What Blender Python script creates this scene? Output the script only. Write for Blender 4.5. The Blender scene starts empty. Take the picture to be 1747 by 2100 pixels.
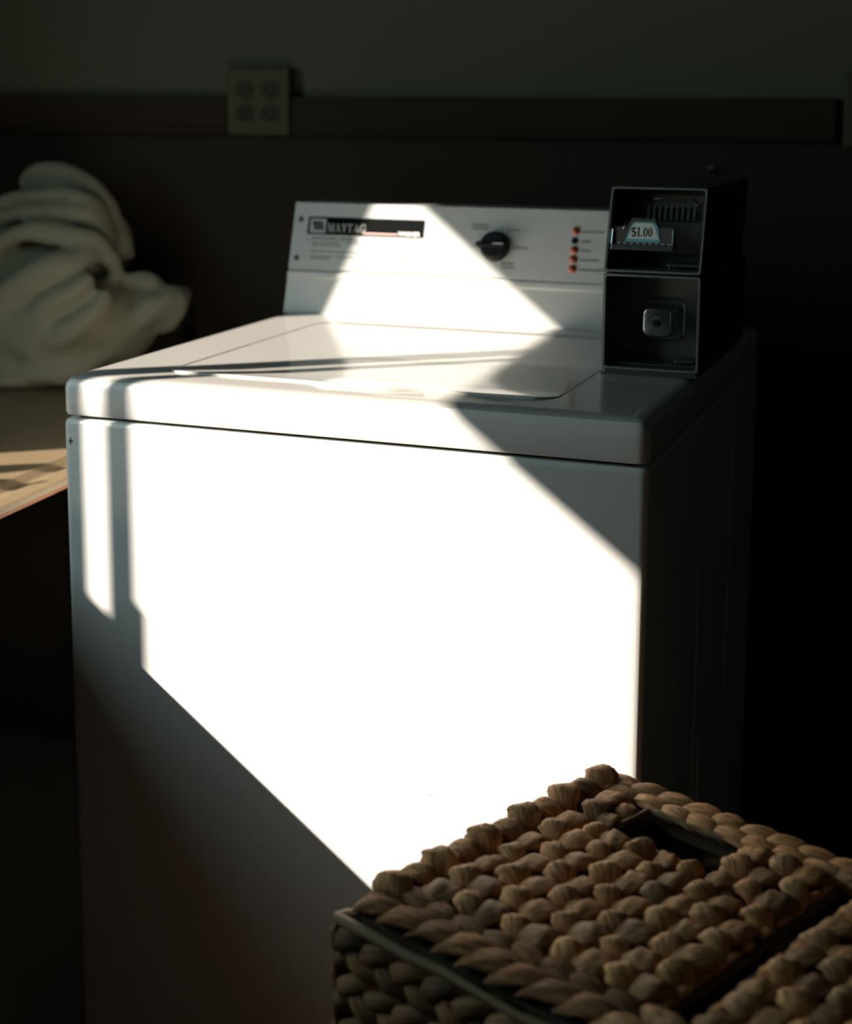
import bpy, bmesh, math, random
from mathutils import Vector, Matrix
import numpy as np
random.seed(7)
sc = bpy.context.scene
COL = sc.collection
pi = math.pi

# ------------------------------------------------------------------ camera
cam_d = bpy.data.cameras.new('camera')
cam = bpy.data.objects.new('camera', cam_d); COL.objects.link(cam)
R = Vector((0.9357, 0.3528, 0.0042)); F = Vector((-0.3481, 0.9249, -0.1530)).normalized()
R = (R - F*R.dot(F)).normalized(); U = R.cross(F)
m = Matrix((R, U, -F)).transposed().to_4x4(); m.translation = Vector((0.9537, -1.4072, 1.2120))
cam.matrix_world = m
cam_d.sensor_fit = 'HORIZONTAL'; cam_d.sensor_width = 24.0
cam_d.lens = 3143.8/1747*24.0
cam_d.shift_y = -354.7/1747
cam_d.clip_start = .02
cam_d.dof.use_dof = True; cam_d.dof.focus_distance = 1.50; cam_d.dof.aperture_fstop = 3.6
sc.camera = cam

# ------------------------------------------------------------------ light
SUN_D = Vector((math.cos(math.radians(39)), math.sin(math.radians(39)), -0.6206)).normalized()
sun_d = bpy.data.lights.new('sun', 'SUN'); sun_d.energy = 12.0; sun_d.angle = math.radians(0.55)
sun_d.color = (1.0, 0.885, 0.765)
sun = bpy.data.objects.new('sun', sun_d); COL.objects.link(sun)
sun.rotation_euler = SUN_D.to_track_quat('-Z', 'Y').to_euler(); sun.location = (-3, -3, 3)
w = bpy.data.worlds.new('sky'); sc.world = w; w.use_nodes = True
bg = w.node_tree.nodes['Background']; bg.inputs[0].default_value = (0.58, 0.80, 0.83, 1); bg.inputs[1].default_value = 3.6
sc.view_settings.view_transform = 'Standard'; sc.view_settings.look = 'None'
sc.view_settings.exposure = 0.0; sc.view_settings.gamma = 1.0; sc.view_settings.use_curve_mapping = False
try:
    sc.cycles.use_denoising = True
    sc.cycles.max_bounces = 12; sc.cycles.diffuse_bounces = 6; sc.cycles.glossy_bounces = 6
    sc.cycles.caustics_reflective = True; sc.cycles.blur_glossy = 0.1; sc.cycles.sample_clamp_indirect = 6.0
except Exception: pass

# ------------------------------------------------------------------ room frame
TH = math.atan(0.068)
EX = Vector((math.cos(TH), math.sin(TH), 0)); EY = Vector((-math.sin(TH), math.cos(TH), 0)); EZ = Vector((0, 0, 1))
def rm(x, y, z): return EX*x + EY*y + EZ*z
XL, XR, YF, YB, ZC = -0.90, 2.60, -3.20, 1.018, 2.50

# ------------------------------------------------------------------ helpers
def tag(o, label=None, cat=None, group=None, kind=None):
    if label: o['label'] = label
    if cat: o['category'] = cat
    if group: o['group'] = group
    if kind: o['kind'] = kind
    return o
def empty(name, loc, label, cat, group=None, rz=0):
    o = bpy.data.objects.new(name, None); COL.objects.link(o); o.location = loc; o.rotation_euler = (0, 0, rz)
    o.empty_display_size = .05
    return tag(o, label, cat, group)
class MB:
    def __init__(s): s.v = []; s.f = []; s.col = []; s.uv = []; s.usecol = False
    def add(s, vs, fs, col=None, uvs=None):
        n = len(s.v); s.v += [tuple(p) for p in vs]; s.f += [tuple(i+n for i in f) for f in fs]
        s.col += [col if col is not None else (1, 1, 1)]*len(vs)
        s.uv += uvs if uvs else [(0, 0)]*len(vs)
        if col is not None: s.usecol = True
    def box(s, o, a, b, c, ea=None, eb=None, ec=None, col=None):
        """min corner o, sizes a,b,c along axes"""
        ea = ea or Vector((1,0,0)); eb = eb or Vector((0,1,0)); ec = ec or EZ; o = Vector(o)
        vs = [o+ea*(a*i)+eb*(b*j)+ec*(c*k) for k in (0,1) for j in (0,1) for i in (0,1)]
        s.add(vs, [(0,2,3,1),(4,5,7,6),(0,1,5,4),(2,6,7,3),(0,4,6,2),(1,3,7,5)], col)
    def rbox(s, x0, x1, y0, y1, z0, z1): s.box(rm(x0,y0,z0), x1-x0, y1-y0, z1-z0, EX, EY, EZ)
    def prism(s, base, off, col=None):
        n = len(base); off = Vector(off); b = [Vector(p) for p in base]
        s.add(b+[p+off for p in b], [tuple(range(n))[::-1], tuple(range(n, 2*n))]+[(i,(i+1)%n,n+(i+1)%n,n+i) for i in range(n)], col)
    def rings(s, rings, cap0=True, cap1=True, col=None):
        n = len(rings[0]); vs = [p for r in rings for p in r]; fs = []
        for k in range(len(rings)-1):
            for i in range(n): fs.append((k*n+i, k*n+(i+1)%n, (k+1)*n+(i+1)%n, (k+1)*n+i))
        if cap0: fs.append(tuple(range(n))[::-1])
        if cap1: fs.append(tuple(range((len(rings)-1)*n, len(rings)*n)))
        s.add(vs, fs, col)
    def tube(s, pts, r, seg=10, cap=True, col=None):
        pts = [Vector(p) for p in pts]; rs = r if isinstance(r, (list, tuple)) else [r]*len(pts)
        rings = []; up = None
        for i, p in enumerate(pts):
            t = (pts[min(i+1, len(pts)-1)]-pts[max(i-1, 0)]).normalized()
            if up is None:
                up = t.orthogonal().normalized()
            up = (up - t*up.dot(t)).normalized(); sd = t.cross(up)
            rings.append([p+(up*math.cos(a)+sd*math.sin(a))*rs[i] for a in [2*pi*k/seg for k in range(seg)]])
        s.rings(rings, cap, cap, col)
    def disc(s, c, n, r, h, seg=24, dome=0.0, col=None):
        c = Vector(c); n = Vector(n).normalized(); a = n.orthogonal().normalized(); b = n.cross(a)
        def ring(rr, hh): return [c+n*hh+(a*math.cos(t)+b*math.sin(t))*rr for t in [2*pi*k/seg for k in range(seg)]]
        rs = [ring(r, 0), ring(r, h)]
        if dome: rs += [ring(r*.85, h+dome*.5), ring(r*.5, h+dome*.87), ring(r*.15, h+dome)]
        s.rings(rs, True, True, col)
    def build(s, name, mat, parent=None, smooth=False, bevel=0, bseg=2, solid=True):
        me = bpy.data.meshes.new(name); me.from_pydata(s.v, [], s.f); me.update()
        if s.usecol:
            at = me.color_attributes.new('tint', 'FLOAT_COLOR', 'POINT')
            at.data.foreach_set('color', [x for c in s.col for x in (c[0], c[1], c[2], 1.0)])
        if any(u != (0, 0) for u in s.uv[:400]):
            l = me.uv_layers.new(name='strand'); idx = [0]*len(me.loops); me.loops.foreach_get('vertex_index', idx)
            l.data.foreach_set('uv', [x for i in idx for x in s.uv[i]])
        bm = bmesh.new(); bm.from_mesh(me); bmesh.ops.recalc_face_normals(bm, faces=bm.faces)
        bm.to_mesh(me); bm.free()
        o = bpy.data.objects.new(name, me); COL.objects.link(o)
        if mat: me.materials.append(mat)
        if smooth: me.shade_smooth()
        if bevel:
            b = o.modifiers.new('bevel', 'BEVEL'); b.width = bevel; b.segments = bseg; b.limit_method = 'ANGLE'; b.angle_limit = math.radians(35)
        if parent:
            o.parent = parent; o.matrix_parent_inverse = parent_mat(parent).inverted()
        return o
def parent_mat(p):
    mt = Matrix.LocRotScale(p.location, p.rotation_euler, p.scale)
    if p.parent: mt = parent_mat(p.parent) @ p.matrix_parent_inverse @ mt
    return mt
def rrect(x0, x1, y0, y1, r, z, seg=6):
    pts = []
    for cx, cy, a0 in ((x1-r, y0+r, -pi/2), (x1-r, y1-r, 0), (x0+r, y1-r, pi/2), (x0+r, y0+r, pi)):
        for k in range(seg+1):
            a = a0+pi/2*k/seg; pts.append(Vector((cx+r*math.cos(a), cy+r*math.sin(a), z)))
    return pts

# ------------------------------------------------------------------ materials
def mat(name, col, rough=.5, metal=0, spec=.5, coat=0, noise=None, bump=None, coatr=.05):
    m = bpy.data.materials.new(name); m.use_nodes = True; nt = m.node_tree; b = nt.nodes['Principled BSDF']
    b.inputs['Base Color'].default_value = (*col, 1); b.inputs['Roughness'].default_value = rough
    b.inputs['Metallic'].default_value = metal; b.inputs['Specular IOR Level'].default_value = spec
    b.inputs['Coat Weight'].default_value = coat; b.inputs['Coat Roughness'].default_value = coatr
    tc = nt.nodes.new('ShaderNodeTexCoord')
    if noise:
        sc_, amt, st = noise
        mp = nt.nodes.new('ShaderNodeMapping'); mp.inputs['Scale'].default_value = st
        n = nt.nodes.new('ShaderNodeTexNoise'); n.inputs['Scale'].default_value = sc_; n.inputs['Detail'].default_value = 6
        mx = nt.nodes.new('ShaderNodeMix'); mx.data_type = 'RGBA'
        mx.inputs['A'].default_value = (*[c*(1-amt) for c in col], 1); mx.inputs['B'].default_value = (*[min(1, c*(1+amt)) for c in col], 1)
        nt.links.new(tc.outputs['Object'], mp.inputs[0]); nt.links.new(mp.outputs[0], n.inputs['Vector'])
        nt.links.new(n.outputs[0], mx.inputs['Factor']); nt.links.new(mx.outputs['Result'], b.inputs['Base Color'])
    if bump:
        sc_, st, stretch = bump
        mp = nt.nodes.new('ShaderNodeMapping'); mp.inputs['Scale'].default_value = stretch
        n = nt.nodes.new('ShaderNodeTexNoise'); n.inputs['Scale'].default_value = sc_; n.inputs['Detail'].default_value = 5
        bp = nt.nodes.new('ShaderNodeBump'); bp.inputs['Strength'].default_value = st; bp.inputs['Distance'].default_value = .002
        nt.links.new(tc.outputs['Object'], mp.inputs[0]); nt.links.new(mp.outputs[0], n.inputs['Vector'])
        nt.links.new(n.outputs[0], bp.inputs['Height']); nt.links.new(bp.outputs[0], b.inputs['Normal'])
    return m
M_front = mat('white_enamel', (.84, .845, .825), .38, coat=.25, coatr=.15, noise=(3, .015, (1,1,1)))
M_top = mat('dimmed_enamel_top', (.53, .52, .49), .36, coat=.6, coatr=.05, noise=(9, .05, (1,1,1)))  # same enamel as the front, darkened to hold down the sunlit top
M_side = M_front
M_cons = mat('console_white', (.60, .61, .59), .35, coat=.2, noise=(5, .02, (1,1,1)))
M_fascia = mat('silver_fascia', (.50, .52, .505), .4, noise=(150, .04, (1,1,1)))
M_blk = mat('black_plastic', (.006, .0065, .0065), .45, spec=.25, noise=(30, .2, (1,1,1)))
M_blklab = mat('black_print', (.004, .005, .005), .7, spec=.05, noise=(30, .2, (1,1,1)))
M_grey = mat('grey_print', (.42, .44, .42), .5, noise=(60, .1, (1,1,1)))
M_ink = mat('faded_ink', (.20, .22, .215), .6, noise=(60, .2, (1,1,1)))
M_white = mat('white_print', (.85, .85, .82), .5, noise=(60, .03, (1,1,1)))
M_pink = mat('pink_print', (.80, .52, .48), .5, noise=(60, .1, (1,1,1)))
M_gap = mat('dark_gap', (.01, .01, .01), .9, noise=(20, .2, (1,1,1)))
M_orange = mat('amber_lens', (.50, .10, .02), .35, coat=.2, noise=(80, .15, (1,1,1)))
M_steel = mat('brushed_steel', (.23, .255, .25), .36, metal=.85, noise=(40, .12, (1,1,14)))
M_steeld = mat('dark_steel', (.135, .13, .115), .45, metal=.45, noise=(25, .25, (1,1,1)))
M_case = mat('black_case_paint', (.022, .021, .018), .7, noise=(25, .25, (1,1,1)))
M_edge = mat('worn_steel_edge', (.72, .76, .74), .30, metal=.85, noise=(50, .1, (1,1,1)))
M_chrome = mat('chrome', (.75, .77, .78), .12, metal=1, noise=(30, .03, (1,1,1)))
M_satin = mat('satin_steel', (.42, .43, .42), .27, metal=.95, noise=(60, .05, (1,1,1)))
M_label = mat('price_card', (.80, .82, .80), .5, noise=(40, .03, (1,1,1)))
M_teal = mat('price_card_border', (.20, .48, .52), .5, noise=(40, .05, (1,1,1)))
M_wallu = mat('painted_wall_upper', (.145, .138, .100), .75, spec=.2, noise=(4, .06, (1,1,1)), bump=(90, .15, (1,1,1)))
M_walll = mat('brown_wall_lower', (.052, .040, .027), .7, spec=.12, noise=(6, .12, (1,1,1)), bump=(60, .15, (1,1,1)))
M_wallr = mat('painted_wall_room', (.11, .11, .095), .8, noise=(3, .06, (1,1,1)))
M_rail = mat('brown_rail', (.052, .036, .023), .7, spec=.12, noise=(12, .2, (.3,1,8)))
M_ceil = mat('ceiling_paint', (.08, .08, .07), .8, noise=(3, .05, (1,1,1)))
M_floor = mat('floor_lino', (.080, .074, .058), .6, spec=.2, noise=(5, .25, (1,1,1)))
M_plate = mat('almond_plastic', (.105, .100, .050), .6, spec=.2, noise=(20, .05, (1,1,1)))
M_plated = mat('almond_plastic_dark', (.060, .057, .030), .6, spec=.2, noise=(20, .05, (1,1,1)))
M_table = mat('tan_laminate', (.25, .185, .11), .42, coat=.15, noise=(14, .10, (1,6,1)))
M_tedge = mat('orange_wood_edge', (.27, .105, .035), .5, noise=(14, .2, (1,1,8)))
M_leg = mat('dark_table_steel', (.03, .03, .03), .45, noise=(14, .2, (1,1,1)))
M_cloth = mat('cotton_cloth', (.36, .348, .25), .95, spec=.1, noise=(6, .05, (1,1,1)), bump=(700, .25, (1,1,1)))
M_wframe = mat('window_paint', (.55, .55, .50), .5, noise=(8, .05, (1,1,1)))
M_leaf = mat('leaf_green', (.07, .16, .04), .5, noise=(12, .3, (1,1,1)))
M_pot = mat('terracotta', (.38, .16, .08), .8, noise=(12, .15, (1,1,1)))
M_under = mat('hamper_inner', (.06, .04, .025), .9, noise=(90, .5, (1,1,1)))
M_liner = mat('grey_liner', (.30, .32, .33), .85, noise=(30, .1, (1,1,1)))
M_twine = mat('pale_twine', (.20, .135, .07), .7, noise=(60, .25, (1,1,1)))
M_rod = mat('dark_cane_rod', (.09, .06, .04), .6, noise=(60, .3, (1,1,1)))
def straw_mat():
    m = bpy.data.materials.new('water_hyacinth'); m.use_nodes = True; nt = m.node_tree; b = nt.nodes['Principled BSDF']
    b.inputs['Roughness'].default_value = .55; b.inputs['Specular IOR Level'].default_value = .35
    at = nt.nodes.new('ShaderNodeAttribute'); at.attribute_name = 'tint'
    uv = nt.nodes.new('ShaderNodeUVMap'); uv.uv_map = 'strand'
    mp = nt.nodes.new('ShaderNodeMapping'); mp.inputs['Scale'].default_value = (22, 1.3, 1)
    n = nt.nodes.new('ShaderNodeTexNoise'); n.inputs['Scale'].default_value = 1.0; n.inputs['Detail'].default_value = 5; n.inputs['Roughness'].default_value = .65
    nt.links.new(uv.outputs[0], mp.inputs[0]); nt.links.new(mp.outputs[0], n.inputs['Vector'])
    cr = nt.nodes.new('ShaderNodeValToRGB'); cr.color_ramp.elements[0].position = .34; cr.color_ramp.elements[1].position = .66
    cr.color_ramp.elements[0].color = (.32, .135, .045, 1); cr.color_ramp.elements[1].color = (1.0, .56, .255, 1)
    nt.links.new(n.outputs[0], cr.inputs[0])
    mx = nt.nodes.new('ShaderNodeMix'); mx.data_type = 'RGBA'; mx.blend_type = 'MULTIPLY'; mx.inputs['Factor'].default_value = 1
    nt.links.new(cr.outputs[0], mx.inputs['A']); nt.links.new(at.outputs['Color'], mx.inputs['B'])
    nt.links.new(mx.outputs['Result'], b.inputs['Base Color'])
    bp = nt.nodes.new('ShaderNodeBump'); bp.inputs['Strength'].default_value = .8; bp.inputs['Distance'].default_value = .002
    nt.links.new(n.outputs[0], bp.inputs['Height']); nt.links.new(bp.outputs[0], b.inputs['Normal'])
    return m
M_straw = straw_mat()

# ------------------------------------------------------------------ setting
def struct(mb, name, m, **k):
    o = mb.build(name, m, **k); o['kind'] = 'structure'; return o
T = .12
b = MB(); b.rbox(XL-T, XR+T, YF-T, YB+T, -T, 0); struct(b, 'floor', M_floor)
b = MB(); b.rbox(XL-T, XR+T, YF-T, YB+T, ZC, ZC+T); struct(b, 'ceiling', M_ceil)
b = MB(); b.rbox(XL, XR, YB, YB+T, 1.190, ZC); struct(b, 'wall_back', M_wallu)
b = MB(); b.rbox(XL, XR, YB-.004, YB+T, 0, 1.190); struct(b, 'wall_back_lower', M_walll)
b = MB(); b.rbox(XR, XR+T, YF, YB+T, 0, ZC); struct(b, 'wall_right', M_wallr)
b = MB(); b.rbox(XL-T, XR+T, YF-T, YF, 0, ZC); struct(b, 'wall_front', M_wallr)
WY0, WY1, WZ0, WZ1 = -1.140, -0.160, 1.02, 1.941
TW = .016
b = MB()   # left wall with the window opening
b.rbox(XL-TW, XL, YF, WY0, 0, ZC); b.rbox(XL-TW, XL, WY1, YB+T, 0, ZC)
b.rbox(XL-TW, XL, WY0, WY1, 0, WZ0); b.rbox(XL-TW, XL, WY0, WY1, WZ1, ZC)
struct(b, 'wall_left', M_wallr)
wn = empty('window_1', rm(XL, (WY0+WY1)/2, WZ0), None, None); wn['kind'] = 'structure'
# the depth of the reveal is taken up inside the shadow lines: bars sit in the wall's inner face
b = MB(); b.rbox(XL-.008, XL, -.652, -.606, WZ0, WZ1); b.build('mullion', M_wframe, wn)
b = MB(); b.rbox(XL-.008, XL, -.698, -.676, 1.411, WZ1); b.rbox(XL-.008, XL, -.708, -.676, WZ0, 1.411); b.build('mullion', M_wframe, wn)
b = MB(); b.rbox(XL-.008, XL, -.676, -.652, WZ0, 1.368); b.build('sash_panel', M_wframe, wn)
b = MB(); b.rbox(XL-.002, XL+.05, WY0-.03, WY1+.03, WZ0-.02, WZ0); b.build('window_sill', M_wframe, wn)
# chair rail pieces on the back wall
b = MB(); b.rbox(XL, -.2475, YB-.022, YB-.004, 1.1535, 1.2197); b.rbox(XL, -.2475, YB-.026, YB-.004, 1.158, 1.168); struct(b, 'trim_1', M_rail, bevel=.002)
b = MB(); b.rbox(-.1275, .7722, YB-.022, YB-.004, 1.1535, 1.2197); b.rbox(-.1275, .7722, YB-.025, YB-.004, 1.158, 1.166); struct(b, 'trim_2', M_rail, bevel=.002)
b = MB(); b.rbox(.905, XR, YB-.022, YB-.004, 1.1535, 1.2197); struct(b, 'trim_3', M_rail, bevel=.002)
b = MB(); b.rbox(XL, XR, YB-.018, YB-.004, 0, .09); struct(b, 'baseboard_back', M_rail, bevel=.003)

# wall outlets (two-gang plates, four receptacles each)
def outlet(x0, z0, label):
    t = empty('wall_outlet', rm(x0+.058, YB-.03, z0), label, 'outlet')
    b = MB(); b.rbox(x0, x0+.1155, YB-.030, YB-.003, z0, z0+.1145); b.build('cover_plate', M_plate, t, bevel=.004, bseg=3)
    for gx in (.035, .081):
        for gz in (.037, .077):
            c = (x0+gx, z0+gz); y = YB-.030
            pts = []
            for k in range(28):
                a = 2*pi*k/28; px = .0172*math.cos(a); pz = max(-.0135, min(.0135, .0172*math.sin(a)))
                pts.append(rm(c[0]+px, y+.002, c[1]+pz))
            b = MB(); b.prism(pts, -EY*.0035); r = b.build('receptacle', M_plated, t, bevel=.0006)
            s = MB(); s.rbox(c[0]-.0075, c[0]-.0050, y-.0019, y-.0010, c[1]-.001, c[1]+.008); s.rbox(c[0]+.0050, c[0]+.0075, y-.0019, y-.0010, c[1]-.001, c[1]+.007)
            s.disc(rm(c[0], y-.0010, c[1]-.0075), -EY, .003, .0009, 14); s.build('slot', M_gap, r)
        b = MB(); b.disc(rm(x0+gx, YB-.0295, z0+.057), -EY, .003, .001, 16, .0005); b.build('screw', M_plated, t)
outlet(-.2430, 1.1540, 'four-socket almond wall outlet interrupting the brown rail left of the washer')
outlet(.7840, 1.1440, 'wall outlet plate past the right end of the brown rail, cut by the frame')

# small hook and the dark tap on the back wall
t = empty('wall_hook', rm(.584, YB-.004, 1.095), 'tiny metal hook on the wall above the coin box', 'hook')
b = MB(); b.disc(rm(.584, YB-.004, 1.108), -EY, .006, .003, 16, .001); b.build('backplate', M_steeld, t, smooth=False)
b = MB(); b.tube([rm(.584, YB-.007, 1.106), rm(.583, YB-.022, 1.102), rm(.582, YB-.028, 1.106), rm(.581, YB-.029, 1.112)], .0022, 8); b.build('prong', M_steeld, t, smooth=True)
t = empty('water_tap', rm(-.325, .996, .62), 'small dark round tap on a pipe behind the heaped cloth', 'tap')
b = MB(); b.tube([rm(-.325, .996, 0), rm(-.325, .996, .30), rm(-.325, .996, .60), rm(-.325, .996, .815)], .009, 12); b.build('pipe', M_leg, t, smooth=True)
b = MB(); b.tube([rm(-.325, .996, .80), rm(-.325, .955, .815), rm(-.325, .925, .825)], .011, 12); b.build('spout', M_leg, t, smooth=True)
b = MB(); b.disc(rm(-.324, .975, .835), Vector((.15, -.95, .25)), .019, .010, 20, .004); b.build('handle', M_blk, t, bevel=.002)

# ------------------------------------------------------------------ table
TX1, TZ = -.1085, .745
t = empty('table', rm(-.45, -.2, 0), 'tan topped table standing left of the washer, one strip sunlit', 'table')
b = MB()
prof = [(XL+.01, TZ), (TX1-.066, TZ), (TX1-.052, TZ-.0060), (TX1-.044, TZ-.0060), (TX1-.026, TZ), (TX1-.006, TZ), (TX1-.0015, TZ-.0015), (TX1, TZ-.004), (TX1, TZ-.009), (TX1-.004, TZ-.011), (XL+.01, TZ-.011)]
base = [rm(x, -1.35, z) for x, z in prof]; b.prism(base, EY*(1.35+YB-.06)); b.build('tabletop', M_table, t)
b = MB(); b.rbox(TX1-.0020, TX1+.0008, -1.35, YB-.06, TZ-.0108, TZ-.0074); tag(b.build('edge_strip', M_tedge, t), 'orange worn lower edge')
for x in (XL+.06, TX1-.24):
    for y in (-1.25, .88):
        b = MB(); b.rbox(x, x+.035, y, y+.035, 0, TZ-.011); b.build('leg', M_leg, t, bevel=.003)
b = MB(); b.rbox(XL+.06, TX1-.24, -1.24, -1.22, TZ-.10, TZ-.011); b.rbox(XL+.06, TX1-.24, .88, .90, TZ-.10, TZ-.011)
b.rbox(XL+.07, XL+.09, -1.24, .90, TZ-.10, TZ-.011); b.rbox(TX1-.23, TX1-.21, -1.24, .90, TZ-.05, TZ-.011); b.build('apron', M_leg, t)

# unseen plant added on the sill so its leaf tips shade two spots of the table
t = empty('added_shade_plant', rm(XL+.022, -.30, WZ0), 'unseen small potted plant added on the left sill to shade the table', 'plant')
b = MB(); c = rm(XL+.006, -.315, WZ0)
def circ(r, z): return [c+Vector((math.cos(a)*r, math.sin(a)*r, z)) for a in [2*pi*k/24 for k in range(24)]]
b.rings([circ(.026, 0), circ(.036, .055), circ(.040, .055), circ(.040, .070), circ(.034, .070), circ(.033, .060)]); b.build('pot', M_pot, t)
def leaf(tip, root, wd):
    b = MB(); root = Vector(root); tip = Vector(tip); ax = (tip-root); L = ax.length; ax.normalize()
    sd = EY.copy(); sd = (sd-ax*sd.dot(ax)).normalized(); n = ax.cross(sd)
    vs = []; N = 12
    for i in range(N+1):
        s_ = i/N; wv = wd*math.sin(pi*max(0, (s_-.45)/.55))**.7 if s_ > .45 else .0015
        wv = max(wv, .0008); p = root+ax*(L*s_)+n*(.03*math.sin(pi*s_)*.4)
        vs += [p-sd*wv, p-n*.001-sd*0, p+sd*wv, p+n*.0012]
    fs = []
    for i in range(N):
        for k in range(4): fs.append((i*4+k, i*4+(k+1)%4, (i+1)*4+(k+1)%4, (i+1)*4+k))
    fs += [(3,2,1,0), (N*4, N*4+1, N*4+2, N*4+3)]
    b.add(vs, fs); return b
for (yy, zz, wd) in ((-.262, 1.312, .030), (-.372, 1.326, .027), (-.32, 1.17, .014), (-.28, 1.15, .012), (-.355, 1.16, .012)):
    leaf(rm(XL+.012, yy, zz), c+Vector((0, 0, .06)), wd).build('leaf', M_leaf, t, smooth=True)

# ------------------------------------------------------------------ heaped cloth on the table
def pix(u, v, yl):
    """a point of the cloth given by its outline in the photo, at depth yl of the room"""
    d = F + R*((u-873.5)/3143.8) - U*((v-1050+354.7)/3143.8); o = Vector((.9537, -1.4072, 1.2120))
    tt = (yl-o.dot(EY))/d.dot(EY); return o+d*tt
bmc = bmesh.new()
def ell(u, v, yl, ru, rd, rv, rot=0):
    c_ = pix(u, v, yl); k = (yl+1.34)/2950.0
    mt = Matrix.Translation(c_) @ Matrix.Rotation(TH, 4, 'Z') @ Matrix.Rotation(rot, 4, 'Y') @ Matrix.Diagonal((ru*k, rd, rv*k, 1))
    bmesh.ops.create_icosphere(bmc, subdivisions=4, radius=1, matrix=mt)
def fold(path, yl, r, dy=0):
    n = len(path)
    pts = []
    for i in range(n-1):      # Catmull-Rom
        p0 = path[max(i-1, 0)]; p1 = path[i]; p2 = path[i+1]; p3 = path[min(i+2, n-1)]
        for q in range(6):
            s_ = q/6
            f_ = lambda a, b_, c_, d_: .5*((2*b_)+(-a+c_)*s_+(2*a-5*b_+4*c_-d_)*s_*s_+(-a+3*b_-3*c_+d_)*s_**3)
            pts.append(tuple(f_(p0[k], p1[k], p2[k], p3[k]) for k in range(3)))
    pts.append(path[-1])
    P3 = [pix(p[0]/3.64, 300+p[1]/3.64, p[2]) for p in pts]
    rr = [r*(.45+.55*math.sin(pi*(.12+.76*i/(len(P3)-1)))) for i in range(len(P3))]
    mb = MB(); mb.tube(P3, rr, 10)
    vs = [bmc.verts.new(v) for v in mb.v]
    for f_ in mb.f: bmc.faces.new([vs[i] for i in f_])
# bodies: coordinates in photo pixels / depth in metres
ell(120, 668, .800, 165, .130, 118); ell(40, 680, .790, 150, .120, 112); ell(215, 640, .800, 110, .10, 80, .35)
ell(300, 640, .830, 80, .060, 52, -.5); ell(345, 622, .825, 52, .045, 30, -.75); ell(377, 606, .835, 17, .03, 24, .25); ell(250, 690, .82, 100, .07, 58, -.5); ell(300, 620, .83, 70, .05, 38, 0)
ell(100, 545, .855, 150, .11, 95); ell(20, 560, .86, 120, .11, 100); ell(150, 475, .875, 100, .09, 100, .3); ell(60, 500, .88, 110, .09, 62)
ell(125, 402, .885, 75, .060, 46, .3); ell(205, 505, .88, 68, .07, 88, .4); ell(60, 760, .775, 140, .11, 38)
fold([(190,330,.86), (210,240,.85), (280,175,.85), (400,185,.85), (560,225,.85), (700,300,.85), (780,390,.855), (840,490,.865), (890,620,.87), (940,730,.875), (970,850,.88)], 0, .017)
fold([(330,330,.845), (440,285,.84), (590,310,.84), (720,390,.85)], 0, .015)
fold([(-60,440,.80), (150,405,.80), (350,380,.80), (520,375,.80), (680,440,.81), (790,590,.825), (830,700,.84)], 0, .020)
fold([(-60,560,.785), (200,500,.775), (420,490,.775), (620,520,.79), (760,640,.81), (860,800,.83)], 0, .018)
fold([(-40,800,.745), (60,690,.745), (220,635,.745), (430,645,.75), (580,690,.755), (700,720,.765), (800,820,.78), (880,960,.80)], 0, .022)
fold([(-60,1240,.70), (60,1110,.70), (230,1010,.71), (430,900,.72), (580,860,.735), (700,800,.755)], 0, .028)
fold([(30,1560,.70), (30,1400,.70), (60,1250,.70), (110,1110,.71)], 0, .024)
fold([(1180,1150,.79), (1060,1270,.78), (900,1410,.765), (700,1570,.75), (560,1660,.74)], 0, .022)
fold([(880,1030,.82), (1000,995,.82), (1130,1020,.82), (1200,1080,.82)], 0, .018)
fold([(1130,1300,.82), (1230,1200,.82), (1310,1110,.82), (1360,1070,.82)], 0, .022)
fold([(1180,1400,.82), (1280,1290,.82), (1350,1190,.82), (1375,1090,.82)], 0, .017)
fold([(200,1330,.70), (350,1200,.70), (560,1080,.705), (700,960,.72)], 0, .020)
fold([(-40,1640,.70), (200,1690,.70), (450,1700,.71), (700,1620,.735)], 0, .022)
fold([(300,1500,.70), (500,1400,.695), (700,1240,.71), (820,1080,.735)], 0, .020)
me = bpy.data.meshes.new('heaped_cloth'); bmc.to_mesh(me); bmc.free(); me.materials.append(M_cloth)
cl = bpy.data.objects.new('heaped_cloth', me); COL.objects.link(cl)
rmod = cl.modifiers.new('r', 'REMESH'); rmod.mode = 'VOXEL'; rmod.voxel_size = .0055
smod = cl.modifiers.new('s', 'SMOOTH'); smod.factor = .7; smod.iterations = 16
dg = bpy.context.evaluated_depsgraph_get(); me2 = bpy.data.meshes.new_from_object(cl.evaluated_get(dg))
cl.modifiers.clear(); cl.data = me2
from mathutils import noise as mn
for v in me2.vertices:
    p = v.co; nn = mn.noise(Vector((p.x*14, p.y*14, p.z*7)))*.006 + mn.noise(p*40)*.0018
    wv = math.sin((p.x*55+p.z*38)+4*mn.noise(p*6))*.0016
    v.co = p+v.normal*(nn+wv)
    if v.co.z < TZ+.001: v.co.z = TZ+.001
me2.shade_smooth()
if not me2.materials: me2.materials.append(M_cloth)
tag(cl, 'large crumpled off-white cloth heaped on the table left of the washer', 'cloth')

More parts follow.
